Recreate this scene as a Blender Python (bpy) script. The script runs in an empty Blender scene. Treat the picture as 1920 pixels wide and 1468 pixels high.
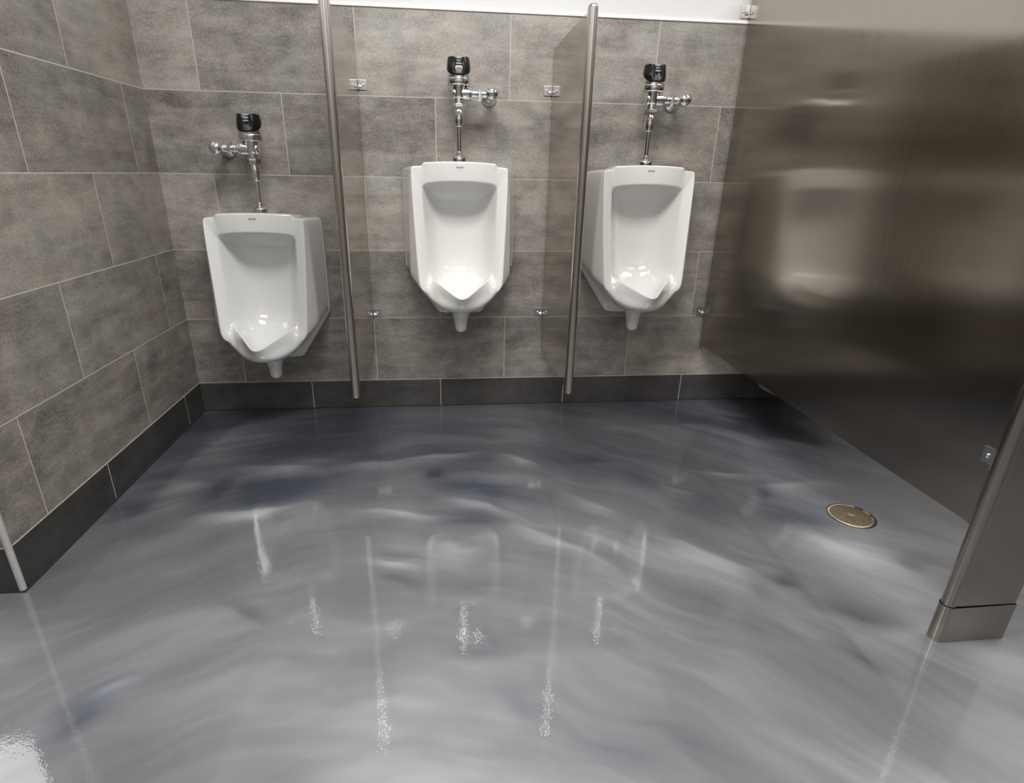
import bpy, bmesh, math, random
from mathutils import Vector, Matrix, Euler
random.seed(7)
C = bpy.context.scene.collection
PI = math.pi

# ------------------------------------------------------------------ node helpers
class NT:
    def __init__(self, name):
        self.m = bpy.data.materials.new(name); self.m.use_nodes = True
        self.t = self.m.node_tree; self.n = self.t.nodes; self.l = self.t.links
        self.bsdf = self.n['Principled BSDF']
    def node(self, typ, **kw):
        n = self.n.new(typ)
        for k, v in kw.items(): setattr(n, k, v)
        return n
    def link(self, a, b): self.l.new(a, b)
    def put(self, sock, v):
        if hasattr(v, 'is_linked') or isinstance(v, bpy.types.NodeSocket): self.l.new(v, sock)
        else: sock.default_value = v
    def math(self, op, a, b=None, c=None, clamp=False):
        n = self.node('ShaderNodeMath', operation=op); n.use_clamp = clamp
        self.put(n.inputs[0], a)
        if b is not None: self.put(n.inputs[1], b)
        if c is not None: self.put(n.inputs[2], c)
        return n.outputs[0]
    def vmath(self, op, a, b=None, scale=None):
        n = self.node('ShaderNodeVectorMath', operation=op)
        self.put(n.inputs[0], a)
        if b is not None: self.put(n.inputs[1], b)
        if scale is not None: self.put(n.inputs['Scale'], scale)
        return n.outputs[1] if op in ('LENGTH', 'DOT_PRODUCT', 'DISTANCE') else n.outputs[0]
    def noise(self, vec, scale, detail=3, rough=.5, dist=0, color=False):
        n = self.node('ShaderNodeTexNoise')
        self.put(n.inputs['Vector'], vec); n.inputs['Scale'].default_value = scale
        n.inputs['Detail'].default_value = detail; n.inputs['Roughness'].default_value = rough
        n.inputs['Distortion'].default_value = dist
        return n.outputs['Color' if color else 'Fac']
    def mix(self, fac, a, b, blend='MIX'):
        n = self.node('ShaderNodeMix', data_type='RGBA', blend_type=blend)
        self.put(n.inputs[0], fac); self.put(n.inputs[6], a); self.put(n.inputs[7], b)
        return n.outputs[2]
    def ramp(self, fac, stops, interp='LINEAR'):
        n = self.node('ShaderNodeValToRGB'); self.put(n.inputs[0], fac)
        cr = n.color_ramp; cr.interpolation = interp
        while len(cr.elements) < len(stops): cr.elements.new(.5)
        for e, (p, c) in zip(cr.elements, stops):
            e.position = p; e.color = c if len(c) == 4 else (*c, 1)
        return n.outputs[0]
    def mapr(self, v, a, b, c=0., d=1.):
        n = self.node('ShaderNodeMapRange'); self.put(n.inputs[0], v)
        for i, x in enumerate((a, b, c, d)): n.inputs[1 + i].default_value = x
        return n.outputs[0]
    def bump(self, h, strength, dist=.01):
        n = self.node('ShaderNodeBump'); self.put(n.inputs['Height'], h)
        n.inputs['Strength'].default_value = strength; n.inputs['Distance'].default_value = dist
        return n.outputs[0]
    def set(self, **kw):
        for k, v in kw.items(): self.put(self.bsdf.inputs[k.replace('_', ' ')], v)

def srgb(r, g, b):
    f = lambda c: (c/255/12.92) if c/255 <= .04045 else ((c/255+.055)/1.055)**2.4
    return (f(r), f(g), f(b), 1)

# ------------------------------------------------------------------ materials
def tile_material(name, u0, v0, base, contrast=1.0, width=.6126, height=.3063, offset=.5, grout=(176, 169, 160)):
    t = NT(name)
    uv = t.node('ShaderNodeUVMap').outputs[0]
    p = t.vmath('ADD', uv, (u0, v0, 0))
    bk = t.node('ShaderNodeTexBrick'); bk.offset = offset; bk.offset_frequency = 2
    t.put(bk.inputs['Vector'], p)
    bk.inputs['Color1'].default_value = (0, 0, 0, 1); bk.inputs['Color2'].default_value = (1, 1, 1, 1)
    bk.inputs['Mortar'].default_value = (.5, .5, .5, 1)
    bk.inputs['Scale'].default_value = 1; bk.inputs['Mortar Size'].default_value = .0017
    bk.inputs['Mortar Smooth'].default_value = .15; bk.inputs['Bias'].default_value = 0
    bk.inputs['Brick Width'].default_value = width; bk.inputs['Row Height'].default_value = height
    rnd = bk.outputs['Color']
    fac = bk.outputs['Fac']
    rv = t.vmath('SCALE', rnd, scale=41.0)
    pc = t.vmath('ADD', uv, rv)
    st = t.vmath('MULTIPLY', pc, (1.0, 1.7, 1))
    cloud = t.noise(st, 3.0, 9, .66, .4)
    st2 = t.vmath('MULTIPLY', pc, (1.0, 4.5, 1))
    streak = t.noise(st2, 3.4, 8, .68, .5)
    blot = t.noise(pc, 11, 8, .74, .2)
    speck = t.noise(uv, 230, 3, .75)
    speck2 = t.noise(uv, 120, 3, .7)
    hue = t.noise(pc, 6, 3, .6)
    v = t.math('MULTIPLY', t.mapr(cloud, .3, .7, -.5, .5), .34*contrast)
    v = t.math('ADD', v, t.math('MULTIPLY', t.mapr(streak, .3, .7, -.5, .5), .44*contrast))
    v = t.math('ADD', v, t.math('MULTIPLY', t.mapr(blot, .3, .7, -.5, .5), .44*contrast))
    v = t.math('ADD', v, t.math('MULTIPLY', t.mapr(speck, .3, .7, -.5, .5), .46*contrast))
    v = t.math('ADD', v, t.math('MULTIPLY', t.mapr(speck2, .3, .7, -.5, .5), .34*contrast))
    sep = t.node('ShaderNodeSeparateColor'); t.put(sep.inputs[0], rnd)
    v = t.math('ADD', v, t.math('MULTIPLY', t.math('SUBTRACT', sep.outputs[0], .5), .32*contrast))
    v = t.math('ADD', v, 1.0)
    dark = t.mapr(streak, .34, .22, 0, .45)     # darker worn scuffs
    v = t.math('MULTIPLY', v, t.math('SUBTRACT', 1, t.math('MULTIPLY', dark, t.mapr(blot, .42, .6, 0, 1))))
    pit = t.mapr(t.noise(uv, 150, 2, .6), .64, .72, 0, .42)
    v = t.math('MULTIPLY', v, t.math('SUBTRACT', 1, pit))
    b = srgb(*base)
    warm = t.mix(t.mapr(hue, .35, .65), (b[0]*1.04, b[1]*.985, b[2]*.95, 1), (b[0]*.97, b[1]*1.0, b[2]*.99, 1))
    col = t.vmath('SCALE', warm, scale=v)
    col = t.mix(fac, col, srgb(*grout))
    rough = t.math('ADD', t.math('MULTIPLY', blot, .2), .38)
    h = t.math('SUBTRACT', t.math('MULTIPLY', speck2, .15), fac)
    t.set(Base_Color=col, Roughness=rough, Normal=t.bump(h, .25, .002))
    return t.m

def plain(name, col, rough, metal=0., coat=0., noise_amt=.03, scale=8, **kw):
    t = NT(name)
    co = t.node('ShaderNodeTexCoord').outputs['Object']
    n = t.noise(co, scale, 4)
    v = t.mapr(n, .3, .7, 1-noise_amt, 1+noise_amt)
    c = t.vmath('SCALE', (col[0], col[1], col[2]), scale=v)
    t.set(Base_Color=c, Roughness=rough, Metallic=metal, Coat_Weight=coat, Coat_Roughness=.03)
    for k, x in kw.items(): t.put(t.bsdf.inputs[k.replace('_', ' ')], x)
    return t.m

def steel_material(name, col, rough, aniso=.75, axis=None, grain=(260, 260, 3)):
    t = NT(name)
    co = t.node('ShaderNodeTexCoord').outputs['Object']
    g = t.noise(t.vmath('MULTIPLY', co, grain), 1, 4, .6)
    n = t.noise(co, 3, 3)
    fine = t.noise(co, 900, 1)
    v = t.math('ADD', t.mapr(g, .3, .7, .95, 1.04), t.mapr(fine, .3, .7, -.06, .06))
    c = t.vmath('SCALE', col[:3], scale=v)
    r = t.math('ADD', t.mapr(g, .3, .7, -.02, .02), t.mapr(n, .3, .7, rough-.02, rough+.02))
    t.set(Base_Color=c, Metallic=1.0, Roughness=r, Anisotropic=aniso)
    if axis:
        cv = t.node('ShaderNodeCombineXYZ')
        for i in range(3): cv.inputs[i].default_value = axis[i]
        t.link(cv.outputs[0], t.bsdf.inputs['Tangent'])
    return t.m

def floor_material():
    t = NT('metallic_epoxy')
    co = t.node('ShaderNodeTexCoord').outputs['Object']
    w1 = t.noise(co, 1.5, 2, .5, color=True)
    p = t.vmath('ADD', co, t.vmath('SCALE', t.vmath('SUBTRACT', w1, (.5, .5, .5)), scale=.20))
    w2 = t.noise(p, 5, 3, .5, color=True)
    p = t.vmath('ADD', p, t.vmath('SCALE', t.vmath('SUBTRACT', w2, (.5, .5, .5)), scale=.10))
    sx = t.node('ShaderNodeSeparateXYZ'); t.put(sx.inputs[0], co)
    # flow direction turns from sideways (left) to diagonal (right)
    rotn = t.node('ShaderNodeVectorRotate', rotation_type='Z_AXIS')
    t.put(rotn.inputs['Vector'], p); rotn.inputs['Center'].default_value = (1.2, -1.2, 0)
    t.put(rotn.inputs['Angle'], t.mapr(sx.outputs[0], .2, 2.4, -.25, .75))
    q = rotn.outputs[0]
    broad = t.noise(t.vmath('MULTIPLY', q, (.9, 2.2, 1)), 1.3, 2, .45, .0)
    flow = t.noise(t.vmath('MULTIPLY', q, (1.0, 3.4, 1)), 2.6, 2, .4, .0)
    fine = t.noise(t.vmath('MULTIPLY', q, (1.0, 5, 1)), 6.0, 1, .4, .0)
    v = t.math('ADD', .62, t.math('MULTIPLY', t.mapr(broad, .3, .7, -.5, .5), .22))
    v = t.math('ADD', v, t.math('MULTIPLY', t.mapr(flow, .3, .7, -.5, .5), .12))
    v = t.math('ADD', v, t.math('MULTIPLY', t.mapr(fine, .35, .7, -.5, .5), .05))
    blue = None
    pp = t.vmath('ADD', co, t.vmath('SCALE', t.vmath('SUBTRACT', p, co), scale=.55))
    # pools of pigment, one of painted stall shade (x, y, radius along, radius across, angle, value, blue)
    pools = [
        (0.511, -0.584, 0.094, 0.029, 0.02, 0.34, 0.0), (1.129, -0.543, 0.092, 0.021, 0.11, 0.36, 0.0), (0.871, -0.565, 0.076, 0.019, -0.01, 0.2, 0.1), (0.458, -0.896, 0.102, 0.025, 0.14, 0.36, 0.0),
        (1.026, -0.944, 0.081, 0.021, -0.2, 0.32, 0.0), (1.241, -0.893, 0.092, 0.017, -0.59, 0.3, 0.3), (1.44, -0.61, 0.051, 0.026, -0.6, 0.32, 0.0), (1.326, -0.724, 0.115, 0.05, -0.1, 0.16, 0.0),
        (0.187, -0.685, 0.057, 0.029, -0.33, 0.2, 0.0), (0.179, -0.807, 0.04, 0.029, 0.33, 0.2, 0.0), (0.199, -0.391, 0.138, 0.042, 1.34, 0.14, 0.2), (1.174, -1.106, 0.07, 0.034, 0.2, 0.16, 0.0),
        (0.98, -1.197, 0.045, 0.018, -0.18, 0.2, 0.0), (0.369, -0.288, 0.054, 0.024, 0.25, 0.14, 0.2), (0.518, -0.801, 0.132, 0.086, 0.31, -0.34, 0.8), (0.336, -0.735, 0.063, 0.036, 1.51, -0.24, 0.6),
        (1.289, -0.82, 0.134, 0.071, -0.37, -0.38, 0.9), (1.227, -0.995, 0.089, 0.044, -0.1, -0.3, 0.3), (0.996, -1.156, 0.057, 0.017, -0.18, -0.16, 0.0), (0.997, -1.263, 0.054, 0.029, -0.45, -0.2, 0.0),
        (0.62, -1.371, 0.06, 0.019, -0.63, -0.18, 0.0), (1.11, -0.696, 0.03, 0.036, -0.28, -0.26, 0.2), (0.105, -0.85, 0.048, 0.048, 0.48, -0.24, 0.3), (0.189, -0.988, 0.076, 0.054, 0.28, -0.22, 0.2),
        (0.358, -1.442, 0.028, 0.026, -0.18, -0.1, 0.0), (1.236, -1.528, 0.059, 0.038, -0.04, -0.17, 0.2), (0.124, -0.688, 0.035, 0.045, 0.56, -0.18, 0.2), (0.835, -1.387, 0.042, 0.033, 0.21, -0.04, 0.0),
        (0.517, -1.57, 0.096, 0.026, 0.13, -0.08, 0.1), (0.683, -0.394, 0.223, 0.151, 0.08, -0.14, 0.3), (0.835, -0.176, 0.067, 0.046, -0.34, 0.1, 0.3), (0.669, -0.528, 0.072, 0.027, -0.02, 0.18, 0.0),
        (1.683, -0.932, 0.077, 0.025, -0.7, 0.24, 0.2), (1.538, -1.17, 0.127, 0.023, -0.74, 0.28, 0.0), (1.959, -1.214, 0.078, 0.029, -0.79, 0.28, 0.0), (1.987, -0.839, 0.041, 0.02, -0.69, 0.24, 0.0),
        (2.455, -0.84, 0.095, 0.027, 0.06, 0.24, 0.0), (2.095, -1.282, 0.026, 0.019, -0.72, 0.26, 0.2), (2.207, -0.733, 0.084, 0.017, -0.19, 0.24, 0.0), (2.398, -1.207, 0.085, 0.052, -0.33, 0.18, 0.0),
        (2.612, -0.499, 0.075, 0.037, -0.17, 0.2, 0.0), (1.742, -0.659, 0.067, 0.025, -0.05, 0.12, 0.2), (1.707, -0.649, 0.106, 0.067, -0.26, -0.26, 0.3), (1.92, -0.793, 0.082, 0.086, -0.54, -0.16, 0.4),
        (2.097, -1.338, 0.042, 0.029, -0.62, -0.4, 0.5), (2.23, -1.483, 0.08, 0.04, -0.39, -0.4, 0.4), (2.368, -1.083, 0.081, 0.059, -0.13, -0.26, 1.0), (2.311, -0.894, 0.023, 0.044, -0.33, -0.26, 0.2),
        (2.706, -0.441, 0.182, 0.119, -0.72, -0.22, 0.0), (2.136, -1.638, 0.053, 0.034, -0.94, -0.2, 0.1), (2.532, -1.316, 0.022, 0.043, -1.2, -0.25, 0.0), (2.014, -1.358, 0.042, 0.028, -1.63, -0.18, 0.0),  # first entry paints the shade on the stall floor below the partition
        (2.033, -0.989, 0.085, 0.09, -0.65, -0.18, 0.3), (2.266, -1.013, 0.057, 0.093, -0.89, -0.14, 0.3), (2.568, -0.189, 0.08, 0.059, -0.76, 0.12, 0.3), (2.435, -0.408, 0.079, 0.076, -0.65, 0.14, 0.3),
        (1.885, -1.502, 0.108, 0.035, -0.82, -0.08, 0.0), (1.292, -1.681, 0.046, 0.032, -0.84, -0.12, 0.3), (0.391, -1.649, 0.058, 0.062, 0.98, -0.34, 0.9), (0.408, -1.585, 0.033, 0.024, 0.48, 0.2, 0.5),
        (1.05, -1.784, 0.118, 0.045, 0.12, -0.06, 0.0), (1.477, -1.821, 0.129, 0.043, 0.11, 0.05, 0.0), (2.028, -1.838, 0.106, 0.059, -0.56, -0.12, 0.0), (2.274, -1.737, 0.094, 0.056, -0.56, -0.14, 0.1),
    ]
    patchy = t.mapr(flow, .3, .7, .45, 1.25)
    psum = None
    for (x, y, a, b, ang, amt, bl) in pools:
        if abs(amt) < .12: continue
        a *= 1.45; b *= 1.15
        d = t.vmath('SUBTRACT', pp, (x, y, 0))
        ca, sa = math.cos(ang), math.sin(ang)
        u = t.vmath('DOT_PRODUCT', d, (ca/a, sa/a, 0)); w = t.vmath('DOT_PRODUCT', d, (-sa/b, ca/b, 0))
        k = .7 if amt > 0 else -.45            # one edge crisp, the other feathered
        w = t.math('MULTIPLY_ADD', t.math('ABSOLUTE', w), k, t.math('MULTIPLY', w, 1.25))
        r2 = t.math('ADD', t.math('MULTIPLY', u, u), t.math('MULTIPLY', w, w))
        g = t.math('POWER', 2.718, t.math('MULTIPLY', r2, -1.0))
        k2 = amt*(1.15 if amt > 0 else .85)
        psum = t.math('MULTIPLY', g, k2) if psum is None else t.math('MULTIPLY_ADD', g, k2, psum)
        if bl: blue = t.math('MULTIPLY', g, bl) if blue is None else t.math('MULTIPLY_ADD', g, bl, blue)
    v = t.math('MULTIPLY_ADD', psum, patchy, v)
    # darker, bluer towards the back wall: mostly dim reflection put into the colour
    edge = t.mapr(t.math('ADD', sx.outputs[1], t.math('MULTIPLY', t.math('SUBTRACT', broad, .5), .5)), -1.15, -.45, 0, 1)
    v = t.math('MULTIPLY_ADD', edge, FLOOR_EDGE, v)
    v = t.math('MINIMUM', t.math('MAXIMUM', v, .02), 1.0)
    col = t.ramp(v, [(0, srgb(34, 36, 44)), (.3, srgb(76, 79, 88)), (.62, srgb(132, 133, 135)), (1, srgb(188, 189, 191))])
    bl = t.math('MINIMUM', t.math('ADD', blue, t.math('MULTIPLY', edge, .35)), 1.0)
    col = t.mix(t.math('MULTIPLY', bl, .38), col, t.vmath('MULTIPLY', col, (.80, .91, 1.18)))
    col = t.vmath('MULTIPLY', col, (.97, .98, 1.005))
    grain = t.noise(co, 700, 1)
    col = t.vmath('SCALE', col, scale=t.mapr(grain, .3, .7, .93, 1.07))
    peel = t.noise(co, 55, 2, .5)
    dents = t.noise(co, 240, 1, .4)
    hgt = t.math('ADD', t.math('MULTIPLY', peel, .6), t.math('MULTIPLY', dents, .25))
    nb = t.bump(hgt, .06, .004)
    t.set(Base_Color=col, Metallic=.55, Roughness=.46, Coat_Weight=1.0, Coat_Roughness=.015, Coat_IOR=1.68)
    t.put(t.bsdf.inputs['Coat Normal'], nb)
    return t.m

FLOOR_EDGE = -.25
M = {}
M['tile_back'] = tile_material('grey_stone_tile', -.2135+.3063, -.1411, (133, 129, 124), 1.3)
M['tile_left'] = tile_material('grey_stone_tile_side', -.4705+.3063, -.1411, (122, 118, 112), 1.2)  # same tile as the back wall, darkened: dimmer side light put into the colour
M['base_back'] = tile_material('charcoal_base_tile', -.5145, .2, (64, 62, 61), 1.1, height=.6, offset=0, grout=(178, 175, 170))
M['base_left'] = tile_material('charcoal_base_tile_side', -.1663, .2, (55, 54, 53), 1.1, height=.6, offset=0, grout=(178, 175, 170))  # darker copy of the base tile, side wall's dimness set in its colour
M['white_wall'] = plain('white_wall_paint', (.62, .62, .617), .6, noise_amt=.01)
M['white_trim'] = plain('white_trim_strip', (.85, .84, .82), .35, noise_amt=.01)
M['ceiling'] = plain('ceiling_panel_white', (.8, .8, .79), .8, noise_amt=.02)
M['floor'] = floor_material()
M['grout'] = plain('wall_grout', srgb(172, 166, 158), .8)
M['porcelain'] = plain('white_porcelain', (.68, .68, .665), .10, coat=.6, noise_amt=.006, scale=3)
M['chrome'] = plain('polished_chrome', (.80, .80, .81), .05, 1.0, noise_amt=.01)
M['bracket'] = plain('bracket_chrome', (.52, .52, .52), .30, 1.0, noise_amt=.02)
M['bead'] = plain('pale_satin_bead', (.46, .46, .45), .3, .35, noise_amt=.06, scale=30)
M['satin'] = plain('satin_aluminium', (.62, .62, .62), .3, 1.0, noise_amt=.03, scale=20)
M['black'] = plain('gloss_black_plastic', (.006, .006, .007), .14, coat=.0, noise_amt=.05, Specular_IOR_Level=.35)
M['lens'] = plain('smoked_sensor_window', (.03, .03, .033), .45, coat=0.)
M['white_ink'] = plain('white_print', (.75, .75, .75), .5)
M['grey_ink'] = plain('grey_print', (.16, .16, .16), .5)
M['faint_ink'] = plain('faint_grey_print', (.62, .62, .61), .4)
M['steel'] = steel_material('brushed_stainless_steel', (.40, .365, .32, 1), .16, .86, (0, 1, 0))
M['steel_screen'] = steel_material('brushed_stainless_screen', (.50, .455, .40, 1), .09, .55, (0, 1, 0))
M['steel_post'] = steel_material('satin_steel_post', (.36, .325, .285, 1), .20, 0)
M['steel_trim'] = steel_material('satin_steel_trim', (.52, .49, .455, 1), .27, 0)
M['dark_gap'] = plain('dark_shadow_gap', (.015, .015, .015), .7)

def drain_material():
    t = NT('tarnished_bronze_grate')
    co = t.node('ShaderNodeTexCoord').outputs['Object']
    bk = t.node('ShaderNodeTexBrick'); bk.offset = .5
    rt = t.node('ShaderNodeVectorRotate', rotation_type='Z_AXIS'); t.put(rt.inputs['Vector'], co); rt.inputs['Angle'].default_value = .6
    t.put(bk.inputs['Vector'], rt.outputs[0])
    bk.inputs['Color1'].default_value = srgb(84, 73, 56); bk.inputs['Color2'].default_value = srgb(56, 47, 36)
    bk.inputs['Mortar'].default_value = srgb(128, 114, 88)
    bk.inputs['Scale'].default_value = 1; bk.inputs['Mortar Size'].default_value = .0016
    bk.inputs['Brick Width'].default_value = .015; bk.inputs['Row Height'].default_value = .0085
    n = t.noise(co, 90, 4)
    col = t.vmath('SCALE', bk.outputs['Color'], scale=t.mapr(n, .3, .7, .75, 1.25))
    t.set(Base_Color=col, Roughness=.5, Metallic=.35, Normal=t.bump(bk.outputs['Fac'], .6, .003))
    return t.m
M['drain'] = drain_material()
M['drain_rim'] = plain('pale_worn_rim', srgb(190, 176, 146), .55, .2, noise_amt=.25, scale=60)

# ------------------------------------------------------------------ mesh helpers
def link(name, bm, mats, parent=None, smooth=True, angle=35, wn=False):
    me = bpy.data.meshes.new(name)
    bmesh.ops.recalc_face_normals(bm, faces=bm.faces)
    if smooth:
        for f in bm.faces: f.smooth = True
        for e in bm.edges:
            if len(e.link_faces) == 2 and e.calc_face_angle(0) > math.radians(angle): e.smooth = False
    bm.to_mesh(me); bm.free()
    for m in (mats if isinstance(mats, (list, tuple)) else [mats]): me.materials.append(m)
    o = bpy.data.objects.new(name, me); C.objects.link(o)
    if parent: o.parent = parent
    if wn:
        md = o.modifiers.new('normals', 'WEIGHTED_NORMAL'); md.keep_sharp = True; md.weight = 100
    return o

def empty(name, loc, label, cat, group=None, rz=0):
    o = bpy.data.objects.new(name, None); C.objects.link(o)
    o.location = loc; o.rotation_euler = (0, 0, rz); o.empty_display_size = .05
    o['label'] = label; o['category'] = cat
    if group: o['group'] = group
    return o

def box(bm, x0, x1, y0, y1, z0, z1, bevel=0, seg=2, mi=0):
    r = bmesh.ops.create_cube(bm, size=1)
    vs = r['verts']
    for v in vs:
        v.co = Vector(((x0+x1)/2+v.co.x*(x1-x0), (y0+y1)/2+v.co.y*(y1-y0), (z0+z1)/2+v.co.z*(z1-z0)))
    fs = {f for v in vs for f in v.link_faces}
    for f in fs: f.material_index = mi
    if bevel:
        es = {e for v in vs for e in v.link_edges}
        bmesh.ops.bevel(bm, geom=list(es), offset=bevel, segments=seg, affect='EDGES', profile=.5)

def lathe(bm, prof, mat=None, seg=32, cap0=True, cap1=True):
    """prof: list of (radius, height) turned about local z, then moved by the matrix."""
    rings = []
    for r, h in prof:
        ring = []
        for i in range(seg):
            a = 2*PI*i/seg
            co = Vector((r*math.cos(a), r*math.sin(a), h))
            ring.append(bm.verts.new(mat @ co if mat else co))
        rings.append(ring)
    for a, b in zip(rings, rings[1:]):
        for i in range(seg):
            bm.faces.new((a[i], a[(i+1) % seg], b[(i+1) % seg], b[i]))
    if cap0: bm.faces.new(rings[0][::-1])
    if cap1: bm.faces.new(rings[-1])

def rounded(prof, r=.0012):
    """small chamfers on every profile corner so turned metal catches light"""
    out = []
    for i, (a, b) in enumerate(prof):
        if 0 < i < len(prof)-1:
            p = Vector((a, b)); q0 = Vector(prof[i-1]); q1 = Vector(prof[i+1])
            d0 = (q0-p); d1 = (q1-p)
            k0 = min(r, d0.length*.4); k1 = min(r, d1.length*.4)
            if d0.length > 1e-6 and d1.length > 1e-6:
                u = p+d0.normalized()*k0; w = p+d1.normalized()*k1
                out += [tuple(u), tuple((u+w)/2*.5+p*.5), tuple(w)]
                continue
        out.append((a, b))
    return out

def along(axis, origin):
    """matrix that turns local z to the axis and puts it at the origin"""
    q = Vector((0, 0, 1)).rotation_difference(Vector(axis))
    return Matrix.Translation(origin) @ q.to_matrix().to_4x4()

def struct(o): o['kind'] = 'structure'; return o

def uvquad(bm, pts, uvs, mi=0):
    uv = bm.loops.layers.uv.verify()
    f = bm.faces.new([bm.verts.new(p) for p in pts]); f.material_index = mi
    for l, c in zip(f.loops, uvs): l[uv].uv = c
    return f

def tile_slab(bm, p0, p1, z0, z1, thick, u0, mi=0):
    """upright slab whose front face runs from p0 to p1; every face gets metric UVs"""
    p0 = Vector((*p0, 0)); p1 = Vector((*p1, 0)); d = p1-p0; L = d.length; d.normalize()
    n = Vector((d.y, -d.x, 0))                # outward (to the room)
    A = [p0, p1, p1-n*thick, p0-n*thick]
    us = [u0, u0+L, u0+L+thick, u0+2*L+thick, u0+2*L+2*thick]
    for i in range(4):
        a, b = A[i], A[(i+1) % 4]
        uvquad(bm, [a+Vector((0, 0, z0)), b+Vector((0, 0, z0)), b+Vector((0, 0, z1)), a+Vector((0, 0, z1))],
               [(us[i], z0), (us[i+1], z0), (us[i+1], z1), (us[i], z1)], mi)
    for z in (z0, z1):
        uvquad(bm, [a+Vector((0, 0, z)) for a in A], [(u0, z), (u0+L, z), (u0+L, z+thick), (u0, z+thick)], mi)

# ------------------------------------------------------------------ the setting
BT = .1411                 # height of the charcoal base course
TOP = BT+5*.3063           # top of the tiled wainscot
CEIL = 2.7
XL, XR, YF, YB = -3.2, 4.3, -4.6, 2.2
PX = 2.417                 # face of the stall partition

bm = bmesh.new(); box(bm, XL, XR, YF, YB, -.1, 0)
struct(link('floor', bm, M['floor'], smooth=False))
bm = bmesh.new(); box(bm, XL, XR, YF, YB, CEIL, CEIL+.1)
struct(link('ceiling', bm, M['ceiling'], smooth=False))

bm = bmesh.new()
tile_slab(bm, (-.13, 0), (XR, 0), 0, TOP, .12, -.13)
tile_slab(bm, (-.13, .001), (XR, .001), TOP, CEIL, .118, 0, 1)
struct(link('wall_back', bm, [M['tile_back'], M['white_wall']], smooth=False))

YE = -1.2415               # free end of the short left wall
bm = bmesh.new()
TH = .13
uvl = bm.loops.layers.uv.verify()
def left_faces(bm, z0, z1, g, mi):
    # u runs from the corner with the back wall towards the camera, then round the free end
    uvquad(bm, [(g, 0, z0), (g, YE-g, z0), (g, YE-g, z1), (g, 0, z1)], [(0, z0), (-YE, z0), (-YE, z1), (0, z1)], mi)
    uvquad(bm, [(g, YE-g, z0), (-TH-g, YE-g, z0), (-TH-g, YE-g, z1), (g, YE-g, z1)], [(-YE, z0), (-YE+TH, z0), (-YE+TH, z1), (-YE, z1)], mi)
    uvquad(bm, [(-TH-g, YE-g, z0), (-TH-g, 0, z0), (-TH-g, 0, z1), (-TH-g, YE-g, z1)], [(0, z0), (-YE, z0), (-YE, z1), (0, z1)], mi)
    uvquad(bm, [(g, 0, z0), (-TH-g, 0, z0), (-TH-g, 0, z1), (g, 0, z1)], [(0, z0), (TH, z0), (TH, z1), (0, z1)], mi)
    for z in (z0, z1):
        uvquad(bm, [(g, 0, z), (g, YE-g, z), (-TH-g, YE-g, z), (-TH-g, 0, z)], [(0, z), (-YE, z), (-YE, z+TH), (0, z+TH)], mi)
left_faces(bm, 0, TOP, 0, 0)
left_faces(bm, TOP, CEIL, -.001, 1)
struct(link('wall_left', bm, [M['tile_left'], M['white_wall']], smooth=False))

bm = bmesh.new(); tile_slab(bm, (XR, 0), (XR, YF), 0, TOP, .12, 0); tile_slab(bm, (XR, 0), (XR, YF), TOP, CEIL, .12, 0, 1)
struct(link('wall_right', bm, [M['tile_back'], M['white_wall']], smooth=False))
bm = bmesh.new(); tile_slab(bm, (XR, YF), (XL, YF), 0, TOP, .12, 0); tile_slab(bm, (XR, YF), (XL, YF), TOP, CEIL, .12, 0, 1)
struct(link('wall_front', bm, [M['tile_back'], M['white_wall']], smooth=False))
bm = bmesh.new(); tile_slab(bm, (XL, YF), (XL, YB), 0, TOP, .12, 0); tile_slab(bm, (XL, YF), (XL, YB), TOP, CEIL, .12, 0, 1)
tile_slab(bm, (XL, YB), (-.13, YB), 0, TOP, .12, 0); tile_slab(bm, (XL, YB), (-.13, YB), TOP, CEIL, .12, 0, 1)
tile_slab(bm, (-.13, YB), (-.13, .12), 0, TOP, .12, 0); tile_slab(bm, (-.13, YB), (-.13, .12), TOP, CEIL, .12, 0, 1)
struct(link('wall_alcove', bm, [M['tile_back'], M['white_wall']], smooth=False))

# base course, 2 mm proud of the wall tile, with its light grout line on top
bm = bmesh.new(); tile_slab(bm, (.002, -.002), (XR, -.002), 0, BT-.0016, .004, .002)
box(bm, .002, XR, -.0012, .002, BT-.0016, BT+.0014, mi=1)
box(bm, .002, XR, -.0045, .002, 0, .0035, mi=2)
struct(link('baseboard_back', bm, [M['base_back'], M['grout'], M['dark_gap']], smooth=False))
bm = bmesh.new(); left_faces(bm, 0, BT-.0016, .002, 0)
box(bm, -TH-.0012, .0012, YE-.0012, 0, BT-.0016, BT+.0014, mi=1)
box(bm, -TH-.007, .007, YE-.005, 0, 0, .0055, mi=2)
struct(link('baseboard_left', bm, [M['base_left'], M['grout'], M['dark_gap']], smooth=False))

# white cap strip on the wainscot
bm = bmesh.new()
box(bm, 0, XR, -.006, .002, TOP, TOP+.010, .002)
struct(link('trim_1', bm, M['white_trim']))
# quarter-round metal bead on the free corner of the left wall
bm = bmesh.new()
lathe(bm, [(.0085, 0), (.0085, TOP)], Matrix.Translation((-.0035, YE+.0035, 0)), 24)
struct(link('trim_2', bm, M['bead']))

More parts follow.
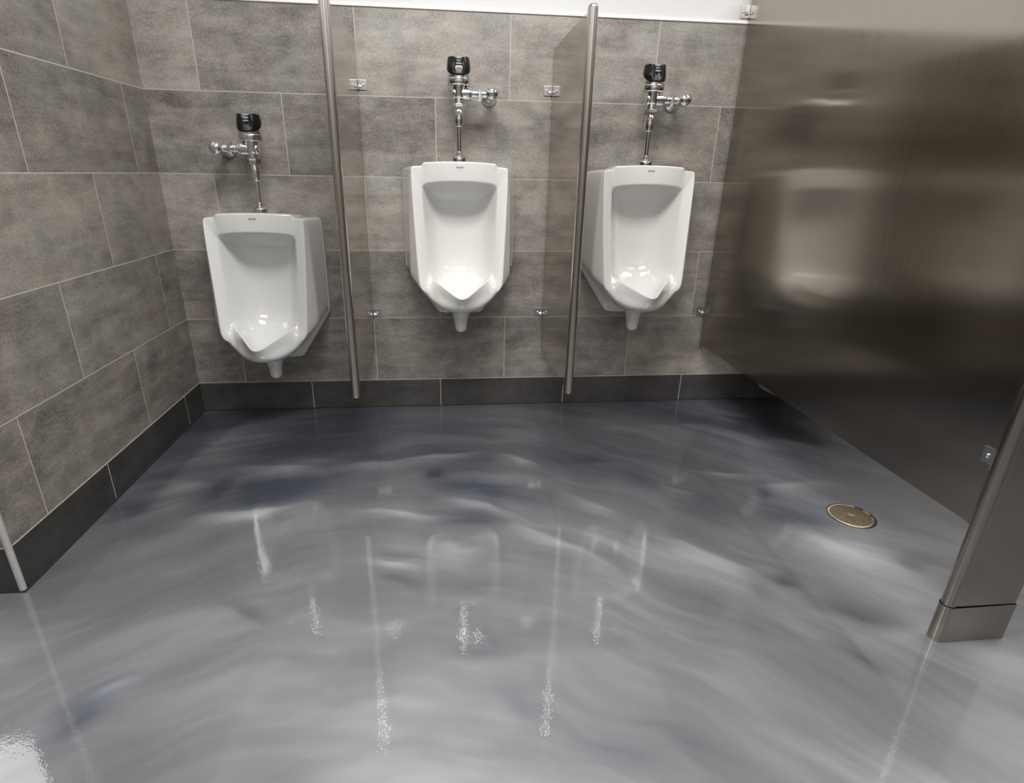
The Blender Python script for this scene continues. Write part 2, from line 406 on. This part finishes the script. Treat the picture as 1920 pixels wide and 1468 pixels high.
# ------------------------------------------------------------------ urinals
def urinal_rings():
    R = []
    # keys: top centre, top, step in, step out, top corner, corner side, side, side low, diagonal, strip, bowl, bowl, bottom centre
    R.append([(0, .001, 1.112), (.08, .001, 1.112), (.150, .001, 1.110), (.165, .001, 1.102), (.228, .001, 1.101), (.240, .001, 1.088), (.240, .001, .90), (.239, .001, .694), (.190, .001, .616), (.140, .001, .540), (.098, .001, .478), (.05, .001, .475), (0, .001, .475)])
    R.append([(x, .020, z) for x, d, z in R[0]])                                   # flange front
    R.append([(0, .026, 1.114), (.08, .026, 1.114), (.150, .026, 1.111), (.163, .026, 1.103), (.227, .026, 1.102), (.237, .026, 1.090), (.237, .026, .90), (.235, .028, .702), (.183, .030, .642), (.138, .032, .580), (.095, .034, .525), (.05, .036, .505), (0, .036, .500)])
    R.append([(0, .09, 1.121), (.08, .09, 1.121), (.148, .09, 1.117), (.158, .088, 1.106), (.212, .085, 1.104), (.2205, .085, 1.094), (.2215, .088, .90), (.2225, .100, .684), (.180, .110, .630), (.142, .115, .585), (.10, .125, .535), (.05, .13, .515), (0, .13, .510)])
    # ridge between the two side facets
    R.append([(0, .150, 1.1245), (.08, .148, 1.124), (.146, .143, 1.121), (.156, .138, 1.106), (.197, .145, 1.105), (.2045, .144, 1.094), (.2095, .147, .90), (.214, .151, .673), (.177, .172, .618), (.145, .180, .580), (.10, .21, .540), (.05, .235, .520), (0, .245, .515)])
    # front ridge
    R.append([(0, .176, 1.1235), (.08, .173, 1.1225), (.144, .162, 1.117), (.154, .155, 1.105), (.190, .163, 1.104), (.197, .164, 1.094), (.186, .190, .86), (.173, .227, .635), (.150, .232, .598), (.122, .236, .572), (.085, .285, .555), (.045, .318, .547), (0, .330, .545)])
    # forehead / outer bowl face
    R.append([(0, .176, 1.085), (.08, .173, 1.084), (.139, .161, 1.080), (.153, .155, 1.074), (.175, .158, 1.075), (.181, .160, 1.056), (.170, .182, .86), (.153, .214, .665), (.137, .222, .632), (.117, .232, .612), (.080, .262, .596), (.040, .318, .582), (0, .348, .575)])
    # opening edge and V-shaped lip
    R.append([(0, .175, 1.051), (.06, .172, 1.049), (.120, .162, 1.044), (.141, .156, 1.039), (.152, .152, 1.031), (.155, .150, 1.012), (.148, .168, .85), (.140, .190, .690), (.134, .190, .672), (.092, .246, .650), (.050, .306, .628), (.020, .354, .613), (0, .371, .610)])
    # inner roll of the rim
    R.append([(0, .165, 1.046), (.058, .162, 1.044), (.115, .151, 1.039), (.135, .145, 1.034), (.146, .140, 1.026), (.149, .138, 1.010), (.142, .156, .85), (.132, .176, .692), (.126, .176, .668), (.085, .232, .643), (.044, .292, .619), (.017, .338, .603), (0, .354, .600)])
    # hollow
    R.append([(0, .060, 1.015), (.052, .060, 1.013), (.092, .060, 1.010), (.108, .060, 1.006), (.118, .062, .998), (.121, .066, .985), (.117, .090, .85), (.112, .115, .700), (.104, .135, .640), (.080, .185, .605), (.052, .235, .585), (.027, .262, .575), (0, .270, .572)])
    R.append([(0, .034, .965), (.042, .034, .963), (.074, .036, .958), (.085, .038, .952), (.093, .041, .945), (.096, .043, .932), (.094, .048, .83), (.088, .060, .72), (.078, .078, .655), (.060, .112, .615), (.040, .140, .595), (.020, .156, .585), (0, .160, .582)])
    R.append([(0, .030, .90), (.02, .030, .90), (.036, .030, .898), (.042, .030, .895), (.046, .031, .89), (.048, .031, .88), (.046, .034, .80), (.042, .040, .735), (.037, .050, .685), (.028, .068, .650), (.018, .084, .632), (.009, .092, .624), (0, .095, .622)])
    return R

def urinal_body():
    bm = bmesh.new(); R = urinal_rings(); n = len(R[0])
    cl = bm.edges.layers.float.new('crease_edge')
    loops = []
    for ring in R:
        vs = [bm.verts.new((x, -d, z)) for x, d, z in ring]
        left = [bm.verts.new((-x, -d, z)) for x, d, z in ring[1:-1]]
        loops.append(vs + left[::-1])        # closed loop
    N = len(loops[0])
    for a, b in zip(loops, loops[1:]):
        for i in range(N):
            bm.faces.new((a[i], a[(i+1) % N], b[(i+1) % N], b[i]))
    bm.faces.new(loops[0][::-1])
    last = loops[-1]                         # close the hollow with a strip of quads
    for i in range(n-1):
        a, b = last[i], last[i+1]; c, d = last[(-i-1) % N], last[(-i) % N]
        vs = []
        for v in (a, b, c, d):
            if v not in vs: vs.append(v)
        if len(vs) >= 3: bm.faces.new(vs)
    def crease(k, val, rng=range(13)):
        lp = loops[k]
        for i in range(N):
            j = (i+1) % N
            ii, jj = min(i, N-i), min(j, N-j)
            if ii in rng and jj in rng:
                e = bm.edges.get((lp[i], lp[j]))
                if e: e[cl] = val
    crease(0, 1); crease(1, .8); crease(2, .6)
    crease(4, .95, range(4, 10)); crease(5, .9, range(0, 9)); crease(7, .88); crease(8, .3); crease(6, .25, range(7, 10))
    # long edges running between loops: corners of the outline
    for key, val in ((2, .5), (3, .5), (7, .7), (10, .35)):
        for k in range(0, 5):
            for i in {key, (N-key) % N}:
                e = bm.edges.get((loops[k][i], loops[k+1][i]))
                if e: e[cl] = val
    for k, val in ((5, .2), (5, .5), (6, .5)):
        for i in ((3, N-3) if val < .3 else (9, N-9)):
            e = bm.edges.get((loops[k][i], loops[k+1][i]))
            if e: e[cl] = val
    return bm

def text_mesh(s, size, mat, name, parent, loc, rot, extrude=.0002):
    cu = bpy.data.curves.new(name, 'FONT'); cu.body = s; cu.size = size
    cu.align_x = 'CENTER'; cu.align_y = 'CENTER'; cu.extrude = extrude; cu.offset = size*.015
    tmp = bpy.data.objects.new(name, cu); C.objects.link(tmp)
    dg = bpy.context.evaluated_depsgraph_get()
    me = bpy.data.meshes.new_from_object(tmp.evaluated_get(dg))
    bpy.data.objects.remove(tmp); bpy.data.curves.remove(cu)
    me.materials.clear(); me.materials.append(mat)
    o = bpy.data.objects.new(name, me); C.objects.link(o); o.parent = parent
    o.location = loc; o.rotation_euler = rot
    return o

def make_urinal(label):
    t = empty('urinal', (0, 0, 0), label, 'urinal', 'urinals on the tiled wall')
    b = link('basin', urinal_body(), M['porcelain'], t, angle=180)
    md = b.modifiers.new('smooth', 'SUBSURF'); md.levels = 3; md.render_levels = 3
    bm = bmesh.new()
    lathe(bm, [(.055, .560), (.051, .535), (.043, .512), (.035, .490), (.0295, .468), (.027, .448), (.026, .434), (.0225, .423), (.014, .416), (.003, .4145)],
          Matrix.Translation((0, -.135, 0)), 28)
    link('drain_outlet', bm, M['porcelain'], t, angle=80)
    text_mesh('KOHLER', .0076, M['grey_ink'], 'maker_lettering', t, (0, -.1761, 1.102), (PI/2, 0, 0))
    bm = bmesh.new()                         # faint pointed mark under the lettering
    for s in (-1, 1):
        a = Vector((s*.0075, -.1759, 1.0955)); c = Vector((0, -.1759, 1.087))
        bm.faces.new([bm.verts.new(v) for v in (a, a+Vector((-s*.0016, 0, 0)), c+Vector((0, 0, .0018)), c)])
    link('maker_mark', bm, M['faint_ink'], t, smooth=False)
    for s in (-1, 1):                        # bolt hole on the lower flange
        bm = bmesh.new(); lathe(bm, [(.005, 0), (.005, .002)], along((0, -1, 0), (s*.105, -.0195, .555)), 16)
        link('bolt_hole', bm, M['dark_gap'], t)
    return t

# ------------------------------------------------------------------ flush valves
VD = .118                  # distance of the valve axis from the wall
def make_valve(label, sx, drop=0.):
    """origin on the wall below the valve axis at the urinal top; sx=+1 supply stop on the right"""
    t = empty('flush_valve', (0, 0, 0), label, 'flush valve', 'flush valves above the urinals')
    T0 = Matrix.Translation((0, -VD, 0)); T = Matrix.Translation((0, -VD, -drop)); VZ = .247-drop
    bm = bmesh.new()
    lathe(bm, rounded([(.0285, 0), (.0285, .013), (.0235, .018), (.0125, .021), (.0125, .036), (.009, .037)]), T0)
    link('spud_flange', bm, M['chrome'], t)
    bm = bmesh.new(); lathe(bm, [(.0094, .03), (.0094, .14-drop)], T0, 24)
    link('flush_tube', bm, M['chrome'], t)
    bm = bmesh.new()
    lathe(bm, rounded([(.012, .128), (.015, .130), (.0165, .136), (.0182, .140), (.0182, .192), (.012, .193)]), T)
    link('vacuum_breaker', bm, M['chrome'], t)
    bm = bmesh.new()
    lathe(bm, rounded([(.018, .188), (.0252, .190), (.0252, .210), (.020, .212), (.020, .216)]), T, 6)
    lathe(bm, [(.0212, .208), (.0212, .232)], T)
    link('coupling_nut', bm, M['chrome'], t)
    bm = bmesh.new()
    lathe(bm, rounded([(.017, .226), (.024, .231), (.0268, .236), (.0268, .270), (.030, .274)]), T)
    lathe(bm, rounded([(.012, -.026), (.0205, -.0245), (.0235, -.019), (.024, 0), (.024, .042), (.021, .046), (.021, .052), (.012, .053)], .002), along((sx, 0, 0), (0, -VD, VZ)))
    link('valve_body', bm, M['chrome'], t)
    bm = bmesh.new()
    lathe(bm, rounded([(.028, .270), (.040, .2725), (.0455, .276), (.0455, .296), (.044, .298), (.040, .2985)]), T, 48)
    link('collar', bm, M['chrome'], t)
    bm = bmesh.new()                         # chrome head housing behind the black window
    lathe(bm, [(.0435, .297), (.0435, .3065), (.030, .307)], T, 48)
    prof = [(.0385, .300), (.0385, .340), (.037, .356), (.033, .360), (.004, .3595)]
    lathe(bm, prof, Matrix.Translation((0, .0065, 0)) @ T, 48)
    hd = link('sensor_head', bm, M['chrome'], t)
    # black shield-shaped window wrapped round the front
    bm = bmesh.new(); nt, nz = 40, 16
    def shell(a, k, off=0.):
        u = abs(a)/math.radians(98)
        zl = .3035 + .040*u**2.6
        zt = .3655 + .0025*min(1, (abs(a)/math.radians(40))**2) - .0050*math.exp(-(a/math.radians(21))**4)
        z = zl+(zt-zl)*k
        r = .0462-.0055*max(0, (z-.325)/.043)**1.6
        sc = math.exp(-(a/math.radians(24))**4)
        r -= .0075*sc*max(0, min(1, (z-.312)/.025))
        r += off
        return Vector((r*math.sin(a), -VD-r*math.cos(a), z-drop))
    grid = [[bm.verts.new(shell(math.radians(-98+196*i/nt), k/nz)) for k in range(nz+1)] for i in range(nt+1)]
    for i in range(nt):
        for k in range(nz):
            bm.faces.new((grid[i][k], grid[i+1][k], grid[i+1][k+1], grid[i][k+1]))
    # rolled top edge sinking to the chrome lid
    inner = [bm.verts.new((v[-1].co.x*.80, -VD+(v[-1].co.y+VD)*.80, .3605-drop)) for v in grid]
    for i in range(nt): bm.faces.new((grid[i][-1], grid[i+1][-1], inner[i+1], inner[i]))
    bk = link('sensor_window', bm, M['black'], t, angle=50)
    bm = bmesh.new()
    g = [[bm.verts.new(shell(math.radians(-15+30*i/8), .10+.36*k/6, .0007)) for k in range(7)] for i in range(9)]
    for i in range(8):
        for k in range(6): bm.faces.new((g[i][k], g[i+1][k], g[i+1][k+1], g[i][k+1]))
    link('sensor_lens', bm, M['lens'], bk)
    bm = bmesh.new()
    lathe(bm, [(.0105, -.004), (.0105, .0005), (.0095, .0020), (.006, .0028), (.0005, .0030)],
          Matrix.Translation((0, -VD-.0305, .3588-drop)) @ Matrix.Rotation(math.radians(50), 4, 'X') @ Matrix.Scale(1.35, 4, (1, 0, 0)), 28)
    link('override_button', bm, M['chrome'], bk)
    text_mesh('SLOAN', .0058, M['white_ink'], 'maker_lettering', bk, (0, -VD-.0392, .3435-drop), (math.radians(84), 0, 0))
    # supply: coupling, hex nut, control stop
    SXD = .128
    bm = bmesh.new()
    lathe(bm, rounded([(.0148, 0), (.0148, .012), (.0165, .013), (.0165, .022), (.0148, .024), (.0148, .060)]), along((sx, 0, 0), (sx*.050, -VD, VZ)))
    link('tailpiece', bm, M['chrome'], t)
    bm = bmesh.new(); lathe(bm, rounded([(.014, 0), (.0265, .001), (.0265, .013), (.014, .014)]), along((sx, 0, 0), (sx*.075, -VD, VZ)), 6)
    link('hex_nut', bm, M['chrome'], t)
    bm = bmesh.new()
    lathe(bm, rounded([(.0142, 0), (.0142, .085), (.0195, .092), (.0195, .104), (.022, .108), (.022, .128), (.019, .131), (.019, .134)]), along((0, -1, 0), (sx*SXD, 0, VZ)))
    st = link('control_stop', bm, M['chrome'], t)
    bm = bmesh.new()
    lathe(bm, [(.0195, .132), (.0238, .134), (.0245, .137), (.0245, .149), (.0238, .155), (.0210, .161), (.0160, .1655), (.009, .168), (.001, .169)], along((0, -1, 0), (sx*SXD, 0, VZ)))
    link('stop_cap', bm, M['chrome'], st, angle=60)
    bm = bmesh.new()
    lathe(bm, rounded([(.0325, .001), (.0325, .006), (.029, .012), (.020, .024), (.0165, .030), (.014, .031)]), along((0, -1, 0), (sx*SXD, 0, VZ)), 40)
    link('wall_flange', bm, M['chrome'], st)
    return t

U = [(.397, -.2057, 'white porcelain urinal hung lowest, beside the tiled left side wall'),
     (1.2256, 0., 'white porcelain urinal hung between the two steel privacy screens'),
     (2.016, 0., 'white porcelain urinal hung beside the large steel stall partition')]
V = [(.418, -1, 'chrome sensor flush valve over the lowest urinal, supply stop on its left'),
     (1.2256, 1, 'chrome sensor flush valve over the urinal between the privacy screens'),
     (2.006, 1, 'chrome sensor flush valve over the urinal beside the stall partition')]
for x, dz, lab in U:
    o = make_urinal(lab); o.location = (x, 0, dz)
for (x, s, lab), (_, dz, _l) in zip(V, U):
    o = make_valve(lab, s, .010 if s < 0 else 0.); o.location = (x, 0, 1.1246+dz)

# ------------------------------------------------------------------ privacy screens
def bracket(parent, x, z, y0=0., sides=(-1, 1), h=.037, half=.006):
    """angle bracket pair fixing a sheet to the wall: wing on the wall, ear along the sheet"""
    for s in sides:
        bm = bmesh.new()
        xa = x+s*half
        box(bm, min(xa, xa+s*.034), max(xa, xa+s*.034), y0-.0045, y0-.0005, z-h/2, z+h/2, .0012)
        box(bm, min(xa, xa+s*.004), max(xa, xa+s*.004), y0-.015, y0-.001, z-h/2, z+h/2, .0012)
        b = link('wall_bracket', bm, M['bracket'], parent, wn=True)
        bm = bmesh.new(); lathe(bm, [(.0055, 0), (.0052, .002), (.003, .0035), (.0005, .004)], along((0, -1, 0), (xa+s*.020, y0-.0045, z)), 20)
        link('screw', bm, M['chrome'], b, angle=60)
        bm = bmesh.new(); lathe(bm, [(.0055, 0), (.0055, .003), (.004, .006), (.0035, .011), (.0005, .0115)], along((s, 0, 0), (xa+s*.004, y0-.0085, z-.006)), 20)
        link('bolt', bm, M['chrome'], b, angle=60)

def make_screen(label, x):
    t = empty('privacy_screen', (x, 0, .30), label, 'privacy screen', 'steel privacy screens')
    t.location = (x, 0, 0)
    bm = bmesh.new(); box(bm, -.006, .006, -.612, -.010, .303, 1.557, .0015)
    link('panel', bm, M['steel_screen'], t, wn=True)
    # rounded edge strip on the free edge
    bm = bmesh.new()
    prof = [(-.0115, -.598), (-.0150, -.600), (-.0155, -.606)]
    for i in range(11):
        a = PI+PI*i/10
        prof.append((.0155*math.cos(a), -.612+.0185*math.sin(a)))
    prof += [(.0155, -.606), (.0150, -.600), (.0115, -.598)]
    rows = []
    for z, k in ((.297, .72), (.300, .90), (.305, 1), (1.556, 1), (1.562, .90), (1.565, .72)):
        rows.append([bm.verts.new((px*k, -.612+(py+.612)*k, z)) for px, py in prof])
    n = len(prof)
    for a, b in zip(rows, rows[1:]):
        for i in range(n): bm.faces.new((a[i], a[(i+1) % n], b[(i+1) % n], b[i]))
    bm.faces.new(rows[0]); bm.faces.new(rows[-1])
    link('edge_strip', bm, M['steel_trim'], t, angle=60, wn=True)
    for z in (1.4045, .4715): bracket(t, 0, z)
    return t
make_screen('narrow brushed steel privacy screen right of the lowest urinal', .820)
make_screen('narrow brushed steel privacy screen left of the urinal beside the stall partition', 1.621)

# ------------------------------------------------------------------ stall partition, pilaster, toilet, drain
t = empty('stall_partition', (PX, 0, 0), 'large brushed steel stall partition panel at the right, hung clear of the floor', 'partition')
bm = bmesh.new(); box(bm, 0, .025, -1.548, -.012, .303, 1.79, .002)
link('panel', bm, M['steel'], t, wn=True)
bm = bmesh.new(); box(bm, -.0035, .0285, -1.5520, -1.5475, .303, 1.79, .0015); box(bm, -.0025, 0, -1.5475, -1.5415, .303, 1.79, .0008)
link('edge_strip', bm, M['steel_post'], t, wn=True)
for z in (1.715, .470):
    bracket(t, .0125, z, 0, (-1, 1), .046, .0125)
for z in (.484, 1.60):
    bm = bmesh.new()
    box(bm, -.004, 0, -1.552, -1.517, z-.019, z+.019, .001)
    box(bm, -.030, 0, -1.5685, -1.5645, z-.019, z+.019, .001)
    box(bm, -.004, 0, -1.567, -1.550, z-.019, z+.019)
    b = link('front_bracket', bm, M['bracket'], t, wn=True)
    bm = bmesh.new(); lathe(bm, [(.006, 0), (.0055, .003), (.003, .0045), (.0005, .005)], along((-1, 0, 0), (-.004, -1.532, z)), 20)
    link('screw', bm, M['chrome'], b, angle=60)

t = empty('pilaster', (2.45, -1.597, 0), 'steel pilaster post with rounded edge and floor shoe at the right frame edge', 'pilaster')
PXL, PXR = 2.362-2.45, 2.545-2.45
bm = bmesh.new()
prof = []
for i in range(13):
    a = PI/2+PI*i/12
    prof.append((PXL+.016+.016*math.cos(a), .016*math.sin(a)))
prof = prof + [(PXL+.0185, -.016), (PXL+.0192, -.0140), (PXL+.0204, -.0140), (PXL+.0212, -.0150), (PXR, -.0150), (PXR, .0150), (PXL+.0185, .0150)]
lo = [bm.verts.new((x, y, .004)) for x, y in prof]; hi = [bm.verts.new((x, y, 2.05)) for x, y in prof]
n = len(prof)
for i in range(n): bm.faces.new((lo[i], lo[(i+1) % n], hi[(i+1) % n], hi[i]))
bm.faces.new(lo); bm.faces.new(hi)
link('post', bm, M['steel_post'], t, angle=40, wn=True)
bm = bmesh.new()
prof = []
for i in range(13):
    a = PI/2+PI*i/12
    prof.append((PXL+.016+.0182*math.cos(a), .0182*math.sin(a)))
prof += [(PXR+.003, -.0172), (PXR+.003, .0172)]
rings = []
for z, k in ((.0005, 1), (.106, 1), (.108, .98)):
    rings.append([bm.verts.new((x, y*k, z)) for x, y in prof])
n = len(prof)
for a, b in zip(rings, rings[1:]):
    for i in range(n): bm.faces.new((a[i], a[(i+1) % n], b[(i+1) % n], b[i]))
bm.faces.new(rings[0])
link('floor_shoe', bm, M['steel_post'], t, angle=40, wn=True)

def make_toilet():
    t = empty('toilet', (2.85, 0, 0), 'white wall-hung toilet almost hidden behind the steel stall partition', 'toilet')
    bm = bmesh.new()
    def ring(z, w, y0, y1, n=28):
        vs = []
        for i in range(n):
            a = 2*PI*i/n
            c, s = math.cos(a), math.sin(a)
            y = (y0+y1)/2+(y1-y0)/2*(-s)
            k = 1 if s > 0 else 1.0
            vs.append(bm.verts.new((w*math.copysign(abs(c)**.8, c)*k, y, z)))
        return vs
    spec = [(.105, .12, -.02, -.24), (.118, .152, -.01, -.32), (.16, .175, -.004, -.42), (.24, .182, -.004, -.54), (.33, .180, -.004, -.62), (.380, .183, -.004, -.665), (.395, .180, -.006, -.662)]
    rs = [ring(*s) for s in spec]
    inn = [ring(.394, .125, -.20, -.61), ring(.33, .11, -.22, -.57), ring(.25, .06, -.28, -.42)]
    seq = rs+inn; n = len(rs[0])
    for a, b in zip(seq, seq[1:]):
        for i in range(n): bm.faces.new((a[i], a[(i+1) % n], b[(i+1) % n], b[i]))
    bm.faces.new(rs[0]); bm.faces.new(inn[-1])
    link('bowl', bm, M['porcelain'], t, angle=60)
    bm = bmesh.new()
    m = 40                                   # closed seat ring, raised against the wall
    def ring2(w, h, zc, y):
        return [bm.verts.new((w*math.cos(2*PI*i/m), y-.10*(zc-.63+h*math.sin(2*PI*i/m))*-1, zc+h*math.sin(2*PI*i/m))) for i in range(m)]
    fo, fi = ring2(.186, .225, .635, -.205), ring2(.112, .150, .640, -.205)
    bo, bi = ring2(.186, .225, .635, -.185), ring2(.112, .150, .640, -.185)
    for a_, b_ in ((fo, fi), (fi, bi), (bi, bo), (bo, fo)):
        for k in range(m): bm.faces.new((a_[k], a_[(k+1) % m], b_[(k+1) % m], b_[k]))
    link('seat', bm, M['porcelain'], t, angle=40)
make_toilet()

t = empty('floor_drain', (2.535, -1.068, 0), 'round tarnished bronze floor drain set in the grey floor below the partition', 'floor drain')
bm = bmesh.new()
lathe(bm, [(.066, .0004), (.066, .0022), (.064, .0028), (.002, .0028)], None, 48)
link('grate', bm, M['drain'], t)
bm = bmesh.new()
rad_i, rad_o = [], []
seg = 72
rr = random.Random(3)
for i in range(seg):
    a = 2*PI*i/seg
    rad_i.append(.0655); rad_o.append(.0684+.0022*rr.random()+.0015*math.sin(3*a+1))
lo = []; mid = []; up = []
for i in range(seg):
    a = 2*PI*i/seg; c, s = math.cos(a), math.sin(a)
    h = .0030+.0012*rr.random()
    lo.append(bm.verts.new((rad_o[i]*c, rad_o[i]*s, .0004))); mid.append(bm.verts.new(((rad_o[i]*.4+rad_i[i]*.6)*c, (rad_o[i]*.4+rad_i[i]*.6)*s, h))); up.append(bm.verts.new((rad_i[i]*c, rad_i[i]*s, .0024)))
for i in range(seg):
    j = (i+1) % seg
    if 4 <= i <= 8 or i in (69, 70): continue       # broken stretch of the rim
    bm.faces.new((lo[i], lo[j], mid[j], mid[i])); bm.faces.new((mid[i], mid[j], up[j], up[i]))
link('rim', bm, M['drain_rim'], t)
bm = bmesh.new(); lathe(bm, [(.0765, .0002), (.0765, .0005), (.060, .0006)], Matrix.Translation((.002, 0, 0)), 48, True, True)
link('gap', bm, M['dark_gap'], t)
bm = bmesh.new(); box(bm, -.010, .010, -.0025, .0025, .0028, .0040, .0008)
sl = link('centre_bar', bm, M['drain_rim'], t); sl.rotation_euler = (0, 0, -.55)

# ------------------------------------------------------------------ light
def area(name, loc, sx, sy, power, col=(1, .982, .96), rot=(0, 0, 0)):
    l = bpy.data.lights.new(name, 'AREA'); l.shape = 'RECTANGLE'; l.size = sx; l.size_y = sy
    l.energy = power; l.color = col
    o = bpy.data.objects.new(name, l); C.objects.link(o); o.location = loc; o.rotation_euler = rot
    return o
area('ceiling_or_fill_lamp', (1.25, -1.55, CEIL-.01), 1.2, .6, 72)
area('ceiling_or_fill_lamp', (1.2, -3.5, CEIL-.01), 1.8, 1.0, 38)  # unseen soft fill behind the camera, added to lift the ambient light
area('ceiling_or_fill_lamp', (-1.75, -.12, CEIL-.01), 1.2, 1.2, 18)
area('ceiling_or_fill_lamp', (-1.4, -2.9, CEIL-.01), 1.2, 1.2, 32)  # unseen fill from the rear left, added to soften the shade
area('ceiling_or_fill_lamp', (3.5, -2.9, CEIL-.01), .6, 1.2, 8)
area('ceiling_or_fill_lamp', (3.35, -1.25, CEIL-.01), 1.2, .6, 32)

w = bpy.data.worlds.new('World'); bpy.context.scene.world = w; w.use_nodes = True
w.node_tree.nodes['Background'].inputs[0].default_value = (.9, .93, 1, 1)
w.node_tree.nodes['Background'].inputs[1].default_value = .05

# ------------------------------------------------------------------ camera
cam = bpy.data.cameras.new('camera'); co = bpy.data.objects.new('camera', cam); C.objects.link(co)
cam.sensor_width = 36; cam.sensor_fit = 'HORIZONTAL'
cam.lens = 36*1041.99/1920
cam.shift_x = 22.76/1920; cam.shift_y = -2.78/1920
cam.clip_start = .02
co.location = (1.14956, -2.57165, 1.07954)
co.rotation_euler = Euler([math.radians(a) for a in (68.770, -.9703, -5.6497)], 'XYZ')
sc = bpy.context.scene
sc.camera = co
sc.view_settings.view_transform = 'Standard'
sc.view_settings.look = 'None'
sc.view_settings.exposure = 0
sc.cycles.max_bounces = 8; sc.cycles.diffuse_bounces = 4; sc.cycles.glossy_bounces = 5
sc.cycles.blur_glossy = .3
